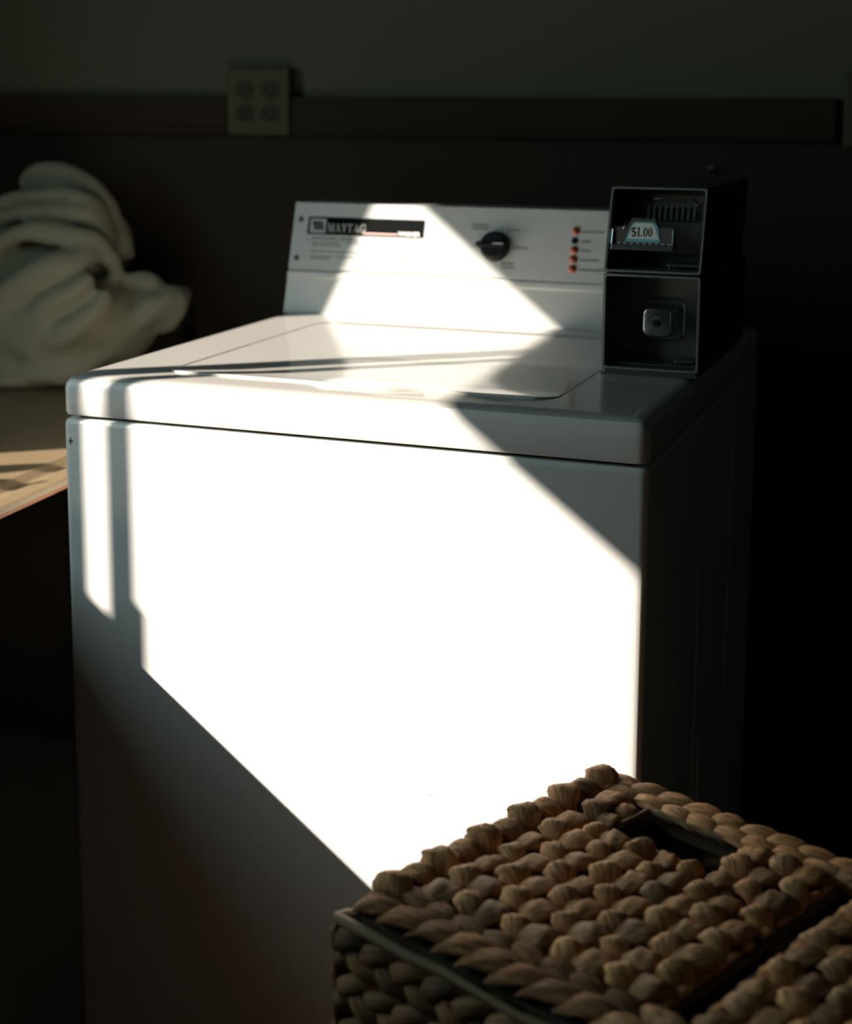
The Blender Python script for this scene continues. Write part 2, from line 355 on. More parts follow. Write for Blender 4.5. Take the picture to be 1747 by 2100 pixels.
# ------------------------------------------------------------------ washer
W, H = .648, .914
ws = empty('washing_machine', (W/2, .34, 0), 'white top-loading washing machine with sun patch on its front', 'washing machine')
b = MB()
XA, XB = -.0035, .6510
def cab(ins, z): return rrect(XA+ins, XB-ins, ins, .686, .009, z, 6)
b.rings([rrect(.02, W-.02, .02, .67, .01, .0), rrect(.02, W-.02, .02, .67, .01, .05), cab(.002, .052), cab(0, .056), cab(0, .40), cab(0, .860), cab(.0012, .8645), cab(.004, .8662)])
for yy, z1 in ((.283, .70), (.312, .47), (.322, .47), (.49, .80)):
    b.tube([Vector((XB, yy, .06)), Vector((XB, yy, z1*.5)), Vector((XB, yy, z1))], .0011, 8)
o = b.build('cabinet', M_front, ws, smooth=True); o.modifiers.new('e', 'EDGE_SPLIT').split_angle = math.radians(50)
b = MB(); b.box((.012, .012, .865), W-.024, .66, .010); b.build('seam_gasket', M_gap, ws)
# top deck with the lid opening
LX0, LX1, LY0, LY1 = .0878, .5390, .0600, .4900
def dk(ins, z, r=.012): return rrect(XA+ins, XB-ins, ins, .684-ins, max(.003, r-ins*.5), z, 8)
def lidr(g, z, r=.028):
    pts = rrect(LX0-g, LX1+g, LY0-g, LY1+g, r, z, 8); return pts
def bump_front(pts, push, lift, base=0):
    out = []
    for p in pts:
        q = p.copy()
        if p.y < LY0+.02: q.z += base
        out.append(q)
    return out
def dense(pts, n=8):
    """adds points on the long straight runs so that the front lip can be shaped"""
    out = []
    for i, p in enumerate(pts):
        q = pts[(i+1) % len(pts)]; out.append(p)
        if (q-p).length > .05:
            for k in range(1, n*5): out.append(p.lerp(q, k/(n*5)))
    return out
def handle(pts, dy, dz):
    out = []
    for p in pts:
        q = p.copy()
        if p.y < LY0+.03:
            def sm(x): x = max(0, min(1, x)); return x*x*(3-2*x)
            hgt = sm((p.x-.266)/.024)*sm((.405-p.x)/.05)
            q.y -= dy*hgt; q.z += dz*hgt
        out.append(q)
    return out
b = MB()
hole = dense(lidr(.0018, H))
outer = dense(dk(.024, H))
rs = [dk(.0015, .8705), dk(0, .8735), dk(0, .900), dk(.0012, .9058), dk(.0045, .9102), dk(.0095, .9127), dk(.0155, .9137), dk(.024, H)]
b.rings([dense(r) for r in rs]+[handle(hole, .012, 0), handle(dense(lidr(.0022, H-.010)), .012, 0)], True, True)
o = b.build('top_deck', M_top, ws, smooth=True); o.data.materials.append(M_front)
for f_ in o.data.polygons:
    if f_.normal.y < -.6 or f_.normal.x > .6 or f_.normal.x < -.6: f_.material_index = 1  # sides take the full white enamel, upward faces keep the darkened copy
o.modifiers.new('e', 'EDGE_SPLIT').split_angle = math.radians(40)
b = MB()
def lr(ins, z, fr=0, dz=0):
    pts = dense(lidr(-ins, z, max(.02, .028-ins)))
    out = []
    for p in pts:
        q = p.copy(); k = max(0, min(1, (LY0+.05-p.y)/.05)); q.z += fr*k-.0016*(1-k); out.append(q)
    return handle(out, .012 if ins < .01 else 0, dz)
b.rings([lr(.0008, H-.008), lr(0, H-.0025, .0004), lr(.0003, H-.0004, .0013, .0018), lr(.0012, H+.0005, .0018, .0022), lr(.004, H+.0007, .0018, .0022), lr(.014, H+.0008, .0014), lr(.05, H+.0009, 0), lr(.12, H+.001, 0)])
o = b.build('lid', M_top, ws, smooth=True); o.modifiers.new('e', 'EDGE_SPLIT').split_angle = math.radians(45)
b = MB(); b.box((.1, .49, H), .43, .03, .0016); b.build('hinge_cover', M_top, ws, bevel=.0006)

# console
SL = .0467/.1548
def cp(x, z, out=0.0):
    """point on the sloped console face at height z, out metres in front of it"""
    n = Vector((0, -1, SL)).normalized(); return Vector((x, .5503+(z-H)*SL, z))+n*out
NO = Vector((0, -1, SL)).normalized()
X0, X1 = -.0014, .6280
b = MB()
y_ = lambda z: .5503+(z-H)*SL
prof = [(y_(.914)-.001, .9135), (y_(.918), .918), (y_(.9625), .9625), (y_(.9645)-.0018, .9648), (y_(.972)-.0018, .972), (y_(.9735)+.0025, .9740), (y_(1.066)+.0025, 1.066), (y_(1.0675)+.004, 1.0683), (.684, 1.066), (.686, 1.058), (.686, .9135)]
b.prism([Vector((X0, yy, zz)) for yy, zz in prof], (X1-X0, 0, 0)); b.build('console', M_cons, ws, bevel=.0012)
b = MB(); b.prism([cp(X0+.0004, .9755, -.002), cp(X1-.001, .9755, -.002), cp(X1-.001, 1.0685, -.002), cp(X0+.0004, 1.0685, -.002)], NO*.0032)
fas = b.build('control_panel', M_fascia, ws, bevel=.0007)
OF = .0013
def flat(b, poly, off, th=.0004): b.prism([cp(x, z, off) for x, z in poly], NO*th)
def frect(b, x0, z0, x1, z1, off, th=.0004): flat(b, [(x0, z0), (x1, z0), (x1, z1), (x0, z1)], off, th)
b = MB(); frect(b, .0225, 1.0240, .2004, 1.0484, OF); bp_ = b.build('brand_plate', M_blklab, ws)
b = MB(); frect(b, .0262, 1.0262, .0508, 1.0458, OF+.0004, .0003); lg = b.build('emblem', M_grey, bp_, bevel=.0001)
b = MB()
for k in range(4):
    xa = .0300+k*.0040; flat(b, [(xa+.0036, 1.0302), (xa+.0066, 1.0302), (xa+.0030, 1.0420), (xa, 1.0420)], OF+.0007, .0002)
flat(b, [(.0300, 1.0405), (.0440, 1.0405), (.0436, 1.0420), (.0300, 1.0420)], OF+.0007, .0002)
b.build('emblem_mark', M_blklab, bp_)

# lettering ---------------------------------------------------------
def ring(cx, cy, rx, ry, ts, tv, a0=0, a1=360, n=28):
    out = []
    for k in range(n):
        t0 = math.radians(a0+(a1-a0)*k/n); t1 = math.radians(a0+(a1-a0)*(k+1)/n)
        out.append([(cx+rx*math.cos(t0), cy+ry*math.sin(t0)), (cx+rx*math.cos(t1), cy+ry*math.sin(t1)),
                    (cx+(rx-ts)*math.cos(t1), cy+(ry-tv)*math.sin(t1)), (cx+(rx-ts)*math.cos(t0), cy+(ry-tv)*math.sin(t0))])
    return out
def rc(x0, y0, x1, y1): return [(x0, y0), (x1, y0), (x1, y1), (x0, y1)]
def stroke(pts, ws_):
    out = []
    for i in range(len(pts)-1):
        (xa, ya), (xb, yb) = pts[i], pts[i+1]; dx, dy = xb-xa, yb-ya; l = math.hypot(dx, dy) or 1; nx, ny = -dy/l, dx/l
        wa, wb = ws_[i]/2, ws_[i+1]/2
        out.append([(xa-nx*wa, ya-ny*wa), (xb-nx*wb, yb-ny*wb), (xb+nx*wb, yb+ny*wb), (xa+nx*wa, ya+ny*wa)])
    return out
S_pts = [(.60+.0, .74)]+[(.33+.26*math.cos(math.radians(a)), .745+.215*math.sin(math.radians(a))) for a in range(20, 261, 24)]
S_pts += [(.33+.28*math.cos(math.radians(a)), .275+.235*math.sin(math.radians(a))) for a in range(80, -161, -24)]
S_w = [.06]+[.08+.10*math.sin(pi*i/(len(S_pts)-2)) for i in range(len(S_pts)-1)]
GL = {
 'M': (1.13, [rc(.12,0,.19,1), rc(0,0,.31,.07), rc(0,.93,.3,1), [(.10,1),(.34,1),(.62,0),(.50,0)], [(.52,0),(.60,0),(.90,1),(.82,1)], rc(.80,0,1.0,1), rc(.70,0,1.1,.07), rc(.80,.93,1.1,1)]),
 'A': (.98, [[(.10,0),(.17,0),(.50,1),(.42,1)], [(.42,1),(.54,1),(.93,0),(.69,0)], rc(.24,.30,.74,.37), rc(0,0,.28,.07), rc(.58,0,1.02,.07)]),
 'Y': (.90, [[(.08,1),(.33,1),(.58,.45),(.38,.42)], [(.75,1),(.83,1),(.58,.42),(.50,.42)], rc(.38,0,.58,.5), rc(0,.93,.42,1), rc(.62,.93,.95,1), rc(.28,0,.68,.07)]),
 'T': (.88, [rc(.33,0,.53,1), rc(0,.92,.86,1), rc(0,.68,.06,1), rc(.80,.68,.86,1), rc(.22,0,.64,.07)]),
 'G': (1.02, ring(.50,.5,.48,.52,.19,.08,48,312)+[rc(.68,.05,.86,.42), rc(.58,.38,.96,.45), rc(.80,.66,.86,.97)]),
 '$': (.72, stroke(S_pts, S_w)+[rc(.295,-.10,.345,1.08)]),
 '1': (.55, [rc(.20,0,.38,1), rc(.06,0,.52,.06), [(.04,.88),(.20,.88),(.38,1),(.20,1),(.04,.92)]]),
 '.': (.30, [rc(.06,0,.24,.17)]),
 '0': (.66, ring(.32,.5,.29,.51,.165,.06,0,360,32)),
}
def serif(txt, x, z, h, wsc, tf, sp=.06):
    b = MB()
    for ch in txt:
        wd, polys = GL[ch]
        for k, pl in enumerate(polys): tf(b, [(x+px*h*wsc, z+py*h) for px, py in pl], k*.000004)
        x += (wd+sp)*h*wsc
    return b, x
b, xe = serif('MAYTAG', .0535, 1.0284, .0112, .86, lambda b, p, e: flat(b, p, OF+.0004, .0002+e)); b.build('lettering', M_grey, bp_)
def text(txt, size, m_, place, parent, name='lettering', bold=0, sx=1.0, align='LEFT'):
    cu = bpy.data.curves.new('t', 'FONT'); cu.body = txt; cu.size = size; cu.extrude = .0001; cu.offset = bold; cu.align_x = align
    to = bpy.data.objects.new('t', cu); COL.objects.link(to)
    d_ = bpy.context.evaluated_depsgraph_get(); me = bpy.data.meshes.new_from_object(to.evaluated_get(d_))
    bpy.data.objects.remove(to)
    for v in me.vertices: v.co = place(v.co.x*sx, v.co.y, v.co.z)
    me.materials.clear(); me.materials.append(m_)
    o = bpy.data.objects.new(name, me); COL.objects.link(o); o.parent = parent; o.matrix_parent_inverse = parent_mat(parent).inverted(); return o
def ctext(txt, x, z, size, parent, m_=None, bold=.0001, sx=1.0, off=OF, align='LEFT'):
    return text(txt, size, m_ or M_ink, lambda a, b_, c_: cp(x+a, z+b_*.957, off+.0002+c_), parent, bold=bold, sx=sx, align=align)
b = MB(); frect(b, .1085, 1.0266, .1612, 1.0284, OF+.0004, .0002); b.build('pink_line', M_pink, bp_)
ctext('WASHER', .1625, 1.0262, .0078, bp_, M_white, bold=.00028, sx=1.03, off=OF+.0004)
# small rows of worn instructions (illegible in the photo: broken strokes)
b = MB(); rr = random.Random(3)
def greek(x0, x1, z, h):
    x = x0
    while x < x1:
        wd = rr.uniform(.004, .011); e = min(x+wd, x1)
        xx = x
        while xx < e-.0005:
            q = rr.uniform(.0008, .0015); frect(b, xx, z, min(xx+q, e), z+h*rr.uniform(.7, 1), OF+.0001, .00015); xx += q+rr.uniform(.0003, .0005)
        x = e+rr.uniform(.0012, .0022)
greek(.031, .072, 1.0178, .0030); greek(.076, .100, 1.0178, .0028); frect(b, .0225, 1.0160, .104, 1.0165, OF+.0001, .00015)
for (xa, xb, z) in ((.0315,.077,1.0115), (.084,.198,1.0125), (.0315,.077,1.0078), (.0315,.125,.9998), (.128,.160,.9998), (.0315,.066,.9925), (.072,.196,.9930), (.0315,.062,.9893)):
    greek(xa, xb, z, .0021)
for z in (1.0125, 1.0005, .9930): frect(b, .0240, z, .0256, z+.0020, OF+.0001, .00015)
b.build('worn_instructions', M_ink, fas)
for z in (1.0442, .9903):
    b = MB(); b.disc(cp(.0105, z, OF-.0004), NO, .0042, .0012, 20, .0004); s_ = b.build('screw', M_steeld, ws)
    b = MB(); b.disc(cp(.0105, z, OF+.0011), NO, .0019, .0003, 12); b.build('socket', M_gap, s_)
# knob
kc = cp(.3065, 1.0164, OF-.0006); e1 = Vector((1, 0, 0)); e2 = NO.cross(e1) if NO.cross(e1).z > 0 else e1.cross(NO)
def kr(r, h): return [kc+NO*h+(e1*math.cos(a)+e2*math.sin(a))*r for a in [2*pi*k/48 for k in range(48)]]
b = MB(); b.rings([kr(.0208, 0), kr(.0208, .004), kr(.0198, .0065), kr(.0188, .012), kr(.0165, .0140), kr(.008, .0143)])
kn = b.build('selector_knob', M_blk, ws, smooth=True); kn.modifiers.new('e', 'EDGE_SPLIT').split_angle = math.radians(30)
b = MB(); g = kc+NO*.012
b.prism([g-e1*.0185-e2*.0035, g+e1*.0185-e2*.0035, g+e1*.0185+e2*.0035, g-e1*.0185+e2*.0035], NO*.0075); b.build('grip', M_blk, kn, bevel=.0015, bseg=3)
b = MB(); g = kc+NO*.0196
b.prism([g+e1*.001+e2*.0002, g+e1*.0165+e2*.0002, g+e1*.0165+e2*.0014, g+e1*.001+e2*.0014], NO*.0003); tag(b.build('pointer_line', M_white, kn), 'white pointer line')
b = MB(); g = kc-e1*.0225+e2*.0015; b.disc(g, NO, .0040, .009, 16, .001); b.build('pointer_tab', M_blk, kn)
for (tx, x, z, al) in (('DELICATES', .2695, 1.0432, 'LEFT'), ('AND KNITS', .2695, 1.0385, 'LEFT'), ('WHITES', .3205, 1.0372, 'LEFT'), ('COLORS', .3330, 1.0142, 'LEFT'), ('BRIGHT', .3170, .9930, 'LEFT'), ('COLORS', .3170, .9876, 'LEFT')):
    ctext(tx, x, z, .0047, fas, bold=.00012, sx=1.05, align=al)
b = MB(); frect(b, .2690, 1.0162, .2835, 1.0168, OF+.0001, .0002); b.build('guide_line', M_ink, fas); b = MB(); frect(b, .3285, 1.0160, .3325, 1.0166, OF+.0001, .0002); b.build('guide_line', M_ink, fas)
# indicator lights
for z, tx, on in ((1.0408, 'ADDITIVE IN', 1), (1.0280, 'RINSE', 0), (1.0161, 'WASH', 1), (1.0038, 'FINAL SPIN', 1), (.9912, 'UNBALANCED', 1)):
    b = MB()
    if on:
        b.disc(cp(.4174, z, OF-.0004), NO, .0056, .0012, 20, .0022); l_ = b.build('indicator_light', M_orange, ws, smooth=True); tag(l_, 'amber indicator lens')
        b = MB(); b.disc(cp(.4178, z+.0006, OF+.0016), NO, .0030, .0012, 12, .0005); b.build('lens_center', mat('dark_amber', (.10, .02, .01), .3, noise=(80,.2,(1,1,1))), l_)
    else:
        b.disc(cp(.4170, z, OF-.0004), NO, .0047, .0012, 20, .0008); tag(b.build('indicator_light', M_blk, ws), 'black indicator hole')
    ctext(tx, .4262, z-.0022, .0049, fas, bold=.00012, sx=1.05)
# scuffs
b = MB(); b.box((.0036, -.0004, .8408), .0062, .0008, .0009); b.box((.0060, -.0004, .8375), .0009, .0008, .0075); b.build('scratch', M_gap, ws)
b = MB()
for x, z, s_ in ((.43, .50, .0008), (.455, .425, .0012), (.265, .27, .0009), (.47, .395, .0007), (.52, .51, .0006)):
    b = MB(); b.box((x, -.0003, z), s_, .0005, s_*1.3); b.build('paint_chip', M_ink, ws)

# ------------------------------------------------------------------ coin box (bolted on the washer top)
cb = empty('coin_box', (.598, .40, H), 'dark steel coin box with a one dollar price card on the washer', 'coin box')
CX0, CX1, CY = .5438, .6518, .2368
def shell(zc0, zc1, tilt, depth, name, wall=.0034, recess=.05):
    """open-fronted steel case: outer walls, rim, recessed face"""
    def P(x, z, d): return Vector((x, CY+(z-zc0)*tilt+d, z))
    b = MB()
    x0, x1 = CX0, CX1; c = wall
    def loop(i, d, r=.003):
        out = []
        for cx_, cz_, a0 in ((x1-i-r, zc0+i+r, -pi/2), (x1-i-r, zc1-i-r, 0), (x0+i+r, zc1-i-r, pi/2), (x0+i+r, zc0+i+r, pi)):
            for k in range(4):
                a = a0+pi/2*k/3; out.append(P(cx_+r*math.cos(a), cz_+r*math.sin(a), d))
        return out
    b.rings([loop(0, depth), loop(0, .001), loop(.0008, 0)], False, False); rs = [loop(.0008, 0), loop(c-.0008, 0)]
    inner = [loop(c-.0008, 0), loop(c, .0012), loop(c, recess)]
    b.add(loop(0, depth), [tuple(range(16))])
    case = b.build(name, M_case, cb)
    b = MB(); b.rings(rs, False, False); b.rings([loop(.0006, -.0004), loop(c-.0006, -.0004)], False, False); b.build('rim', M_edge, case)
    b = MB(); b.rings(inner, False, False); b.build('inner_wall', M_steel, case)
    b = MB(); b.rings([loop(c, recess), loop(c, recess+.001)], True, True); fc = b.build('face_plate', M_steeld, case)
    return P, case, fc
PL, lowc, lowf = shell(.9195, 1.0262, 0, .300, 'cash_drawer')
PU, upc, upf = shell(1.0275, 1.1205, .30, .272, 'coin_meter')
b = MB(); b.box((CX0+.002, CY+.001, .9140), CX1-CX0-.004, .30, .0055); b.box((CX0-.0005, CY-.003, .9142), CX1-CX0+.001, .012, .0022); b.build('mounting_flange', M_steel, cb, bevel=.0008)
# lock boss on the lower face
def rsq(cx, cz, s, r, d, n=6):
    out = []
    for sx, sz, a0 in ((1,-1,-pi/2), (1,1,0), (-1,1,pi/2), (-1,-1,pi)):
        for k in range(n+1):
            a = a0+pi/2*k/n; out.append(PL(cx+sx*(s-r)+r*math.cos(a), cz+sz*(s-r)+r*math.sin(a), d))
    return out
fx, fz = .6005, .9712
b = MB(); b.rings([rsq(fx+.002, fz, .0245, .011, .0505), rsq(fx+.002, fz, .0238, .011, .0485), rsq(fx+.002, fz, .0225, .010, .0475)]); b.build('lock_surround', M_steel, cb, smooth=False)
b = MB(); b.rings([rsq(fx, fz, .0182, .008, .048), rsq(fx, fz, .0166, .0075, .0225), rsq(fx, fz, .0160, .0074, .0203), rsq(fx, fz, .0150, .0072, .0188), rsq(fx, fz, .0138, .007, .0183)]); lk = b.build('lock_housing', M_satin, cb, smooth=True); lk.modifiers.new('e', 'EDGE_SPLIT').split_angle = math.radians(40)
b = MB(); b.disc(PL(fx, fz, .0185), (0,-1,0), .0068, .0008, 24); b.build('lock_bezel', M_steeld, lk)
b = MB(); b.disc(PL(fx, fz, .0177), (0,-1,0), .0046, .0010, 20); cyl = b.build('lock_cylinder', M_chrome, lk)
b = MB(); b.box(PL(fx-.0022, fz-.0032, .0158), .0017, .002, .0064); b.build('keyhole', M_gap, lk)
for x, z in ((.5580, .9375), (.5580, 1.0085), (.6425, .9375), (.6425, 1.0085)):
    b = MB(); b.disc(PL(x, z, .0502), (0,-1,0), .0042, .0020, 18, .002); b.build('rivet', M_chrome if x > .6 else M_steeld, lowc, smooth=True)
b = MB(); b.box(PL(CX0+.006, .9236, .012), CX1-CX0-.012, .045, .0018); b.box(PL(CX1-.030, .9275, .020), .020, .035, .0022); b.build('floor_lip', M_steel, lowc, bevel=.0006)
# coin slide
def cs(x, z, o=0): return Vector((x, CY+(z-1.0275)*.30+o, z))
NU = Vector((0, -1, .30)).normalized()
def uprism(pl, d, th, m_, name, par, bev=0):
    b = MB(); b.prism([cs(x, z, d) for x, z in pl], NU*th); return b.build(name, m_, par, bevel=bev)
sl = uprism([(.5490,1.0510), (.6186,1.0510), (.6186,1.0740), (.6110,1.0740), (.6000,1.0740), (.5965,1.0835), (.5700,1.0835), (.5640,1.0745), (.5510,1.0738)], .014, .010, M_steeld, 'coin_slide', cb, .0008)
uprism([(.5490,1.0512), (.6186,1.0512), (.6186,1.0570), (.5490,1.0570)], .004, .003, M_steel, 'slide_lip', sl, .0008)
uprism([(.6166,1.0570), (.6186,1.0570), (.6186,1.0740), (.6166,1.0740)], .004, .003, M_steel, 'slide_guide', sl, .0005)
uprism([(.5490,1.0570), (.5508,1.0570), (.5508,1.0738), (.5490,1.0738)], .004, .003, M_chrome, 'slide_guide', sl, .0005)
b = MB()
for k in range(9):
    x = .5560+k*.0070; b.prism([cs(x, 1.0578, .0036), cs(x+.0009, 1.0578, .0036), cs(x+.0009, 1.0598, .0036), cs(x, 1.0598, .0036)], NU*.0006); b.prism([cs(x+.0018, 1.0578, .0036), cs(x+.0026, 1.0578, .0036), cs(x+.0026, 1.0596, .0036), cs(x+.0018, 1.0596, .0036)], NU*.0006)
b.build('slot_tick', M_white, sl)
b = MB(); b.tube([cs(.5610,1.0742,.002), cs(.5622,1.0775,.002), cs(.5640,1.0830,.002)], .0006, 8); b.build('bright_edge', M_chrome, sl, smooth=True)
pc = uprism([(.5640,1.0603), (.6035,1.0603), (.6010,1.0710), (.5990,1.0775), (.5955,1.0815), (.5930,1.0822), (.5745,1.0822), (.5715,1.0810), (.5690,1.0770)], .0034, .0006, M_teal, 'price_card', cb)
tag(pc, 'teal bordered price card')
uprism([(.5668,1.0640), (.6012,1.0640), (.5988,1.0710), (.5968,1.0765), (.5940,1.0800), (.5925,1.0808), (.5752,1.0808), (.5730,1.0798), (.5706,1.0760)], .0027, .0002, M_label, 'card_face', pc)
b, xe = serif('$1.00', .5705, 1.0663, .0098, .80, lambda b, p, e: b.prism([cs(x, z, .0025) for x, z in p], NU*(.0002+e)), .03); b.build('lettering', M_gap, pc)
# coin chute behind the slide
ch = uprism([(.5700,1.0440), (.6420,1.0440), (.6420,1.1080), (.5700,1.1080)], .047, .010, M_steeld, 'coin_chute', cb, .001)
b = MB()
for k in range(9):
    x = .5800+k*.0064; b.prism([cs(x, 1.0820, .034), cs(x+.0030, 1.0820, .034), cs(x+.0030, 1.0975, .034), cs(x, 1.0975, .034)], NU*.0035)
b.build('chute_fin', M_steel, ch)
b = MB(); b.tube([cs(.575, 1.104, .038), cs(.595, 1.1065, .036), cs(.615, 1.103, .036), cs(.632, 1.106, .037)], .0016, 8); b.tube([cs(.632, 1.104, .036), cs(.634, 1.099, .034), cs(.639, 1.1035, .034)], .0012, 8); b.build('spring', M_steel, ch, smooth=True)
b = MB(); b.box(cs(.6100, 1.0335, .020), .036, .035, .0030); b.build('shelf_plate', M_steel, upc, bevel=.0005)
for x in (.612, .636):
    b = MB(); b.disc(cs(x, 1.0300, .030), NU, .0022, .0015, 12, .001); b.build('rivet', M_chrome, upc)

# ------------------------------------------------------------------ woven hamper
HB = Vector((.6453, -.1342, 0)); HV = Vector((-.3895, -.9210, 0)).normalized(); HU = Vector((.9210, -.3895, 0)).normalized()
def hp(u, v, z): return HB+HU*u+HV*v+EZ*z
hm = empty('laundry_hamper', hp(.25, .155, 0), 'woven water hyacinth laundry hamper with lids before the washer', 'laundry hamper')
rh = random.Random(11)
TK = 1.0
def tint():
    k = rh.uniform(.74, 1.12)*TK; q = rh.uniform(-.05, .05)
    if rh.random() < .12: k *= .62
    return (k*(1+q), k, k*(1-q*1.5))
def strand(b, c, a, n, L, Wd, Hh, twist=1.2, flat_=.55, bend=0, NS=16, NT=22, col=None, pow_=2.2, tipdrop=.6):
    a = a.normalized(); n = (n-a*n.dot(a)).normalized(); s_ = n.cross(a); ph = rh.uniform(0, 6.28); col = col or tint()
    vs = []; uv = []; fs = []; seed = rh.uniform(0, 100); ax = rh.uniform(-.25, .25)
    cr_ = rh.uniform(1.5, 2.6); amp = rh.uniform(.16, .34)
    for i in range(NS+1):
        q = -1+2*i/NS; qq = q+ax*(1-q*q); ee = math.cos(qq*pi/2)
        wv = Wd/2*(max(0, ee)**(1.7/pow_))+.0011; hgt = Hh*(1-abs(q)**2.2)-Hh*tipdrop*abs(q)**3
        cc = c+a*(L/2*q)+n*hgt+s_*(bend*(1-q*q))
        for k in range(NT):
            t_ = 2*pi*k/NT; tt = t_+twist*q
            rdg = 1+amp*(abs(math.sin(cr_*tt+ph))-.62)*max(.15, ee)+.05*math.sin(9*tt+ph*2)*ee
            vs.append(cc+s_*(wv*math.cos(t_)*rdg)+n*(wv*flat_*math.sin(t_)*rdg)); uv.append((k/NT*1.0+seed, q+seed+twist*.15*q))
    for i in range(NS):
        for k in range(NT): fs.append((i*NT+k, i*NT+(k+1)%NT, (i+1)*NT+(k+1)%NT, (i+1)*NT+k))
    fs.append(tuple(range(NT))[::-1]); fs.append(tuple(range(NS*NT, (NS+1)*NT)))
    b.add(vs, fs, col, uv)
def braid(b, p0, p1, up, width, pitch=.075, thick=.0085, seg_per=22, NT=12, ph0=0):
    """three-strand braid from p0 to p1"""
    ax = (p1-p0); L = ax.length; ax.normalize(); sd = up.cross(ax).normalized(); n_ = int(L/pitch*seg_per)
    for j in range(3):
        ph = ph0+2*pi*j/3; vs = []; uv = []; fs = []; cols = []; seed = rh.uniform(0, 100); pts = []
        base = tint(); pp = rh.uniform(0, 6)
        for i in range(n_+1):
            t_ = 2*pi*(L*i/n_)/pitch+ph
            pts.append(p0+ax*(L*i/n_)+sd*(width*.29*math.sin(t_)+.001*math.sin(t_*1.7+pp))+up*(thick*.62*math.sin(2*t_)))
        for i, p in enumerate(pts):
            tg = (pts[min(i+1, n_)]-pts[max(i-1, 0)]).normalized(); nn = (up-tg*up.dot(tg)).normalized(); ss = nn.cross(tg)
            t_ = 2*pi*(L*i/n_)/pitch+ph
            ws_ = width*.235*(1+.10*math.sin(t_*2+pp)); hs = thick*.72
            for k in range(NT):
                a = 2*pi*k/NT; rdg = 1+.10*math.sin(4*a+i*.12+pp)+.05*math.sin(9*a+pp)
                vs.append(p+ss*(ws_*math.cos(a)*rdg)+nn*(hs*math.sin(a)*rdg)); uv.append((k/NT+seed, i*.09+seed))
        for i in range(n_):
            for k in range(NT): fs.append((i*NT+k, i*NT+(k+1)%NT, (i+1)*NT+(k+1)%NT, (i+1)*NT+k))
        fs.append(tuple(range(NT))[::-1]); fs.append(tuple(range(n_*NT, (n_+1)*NT)))
        b.add(vs, fs, base, uv)
LZ = .612
HU0, HU1, HV0, HV1 = .073, .164, .030, .079     # hand hole
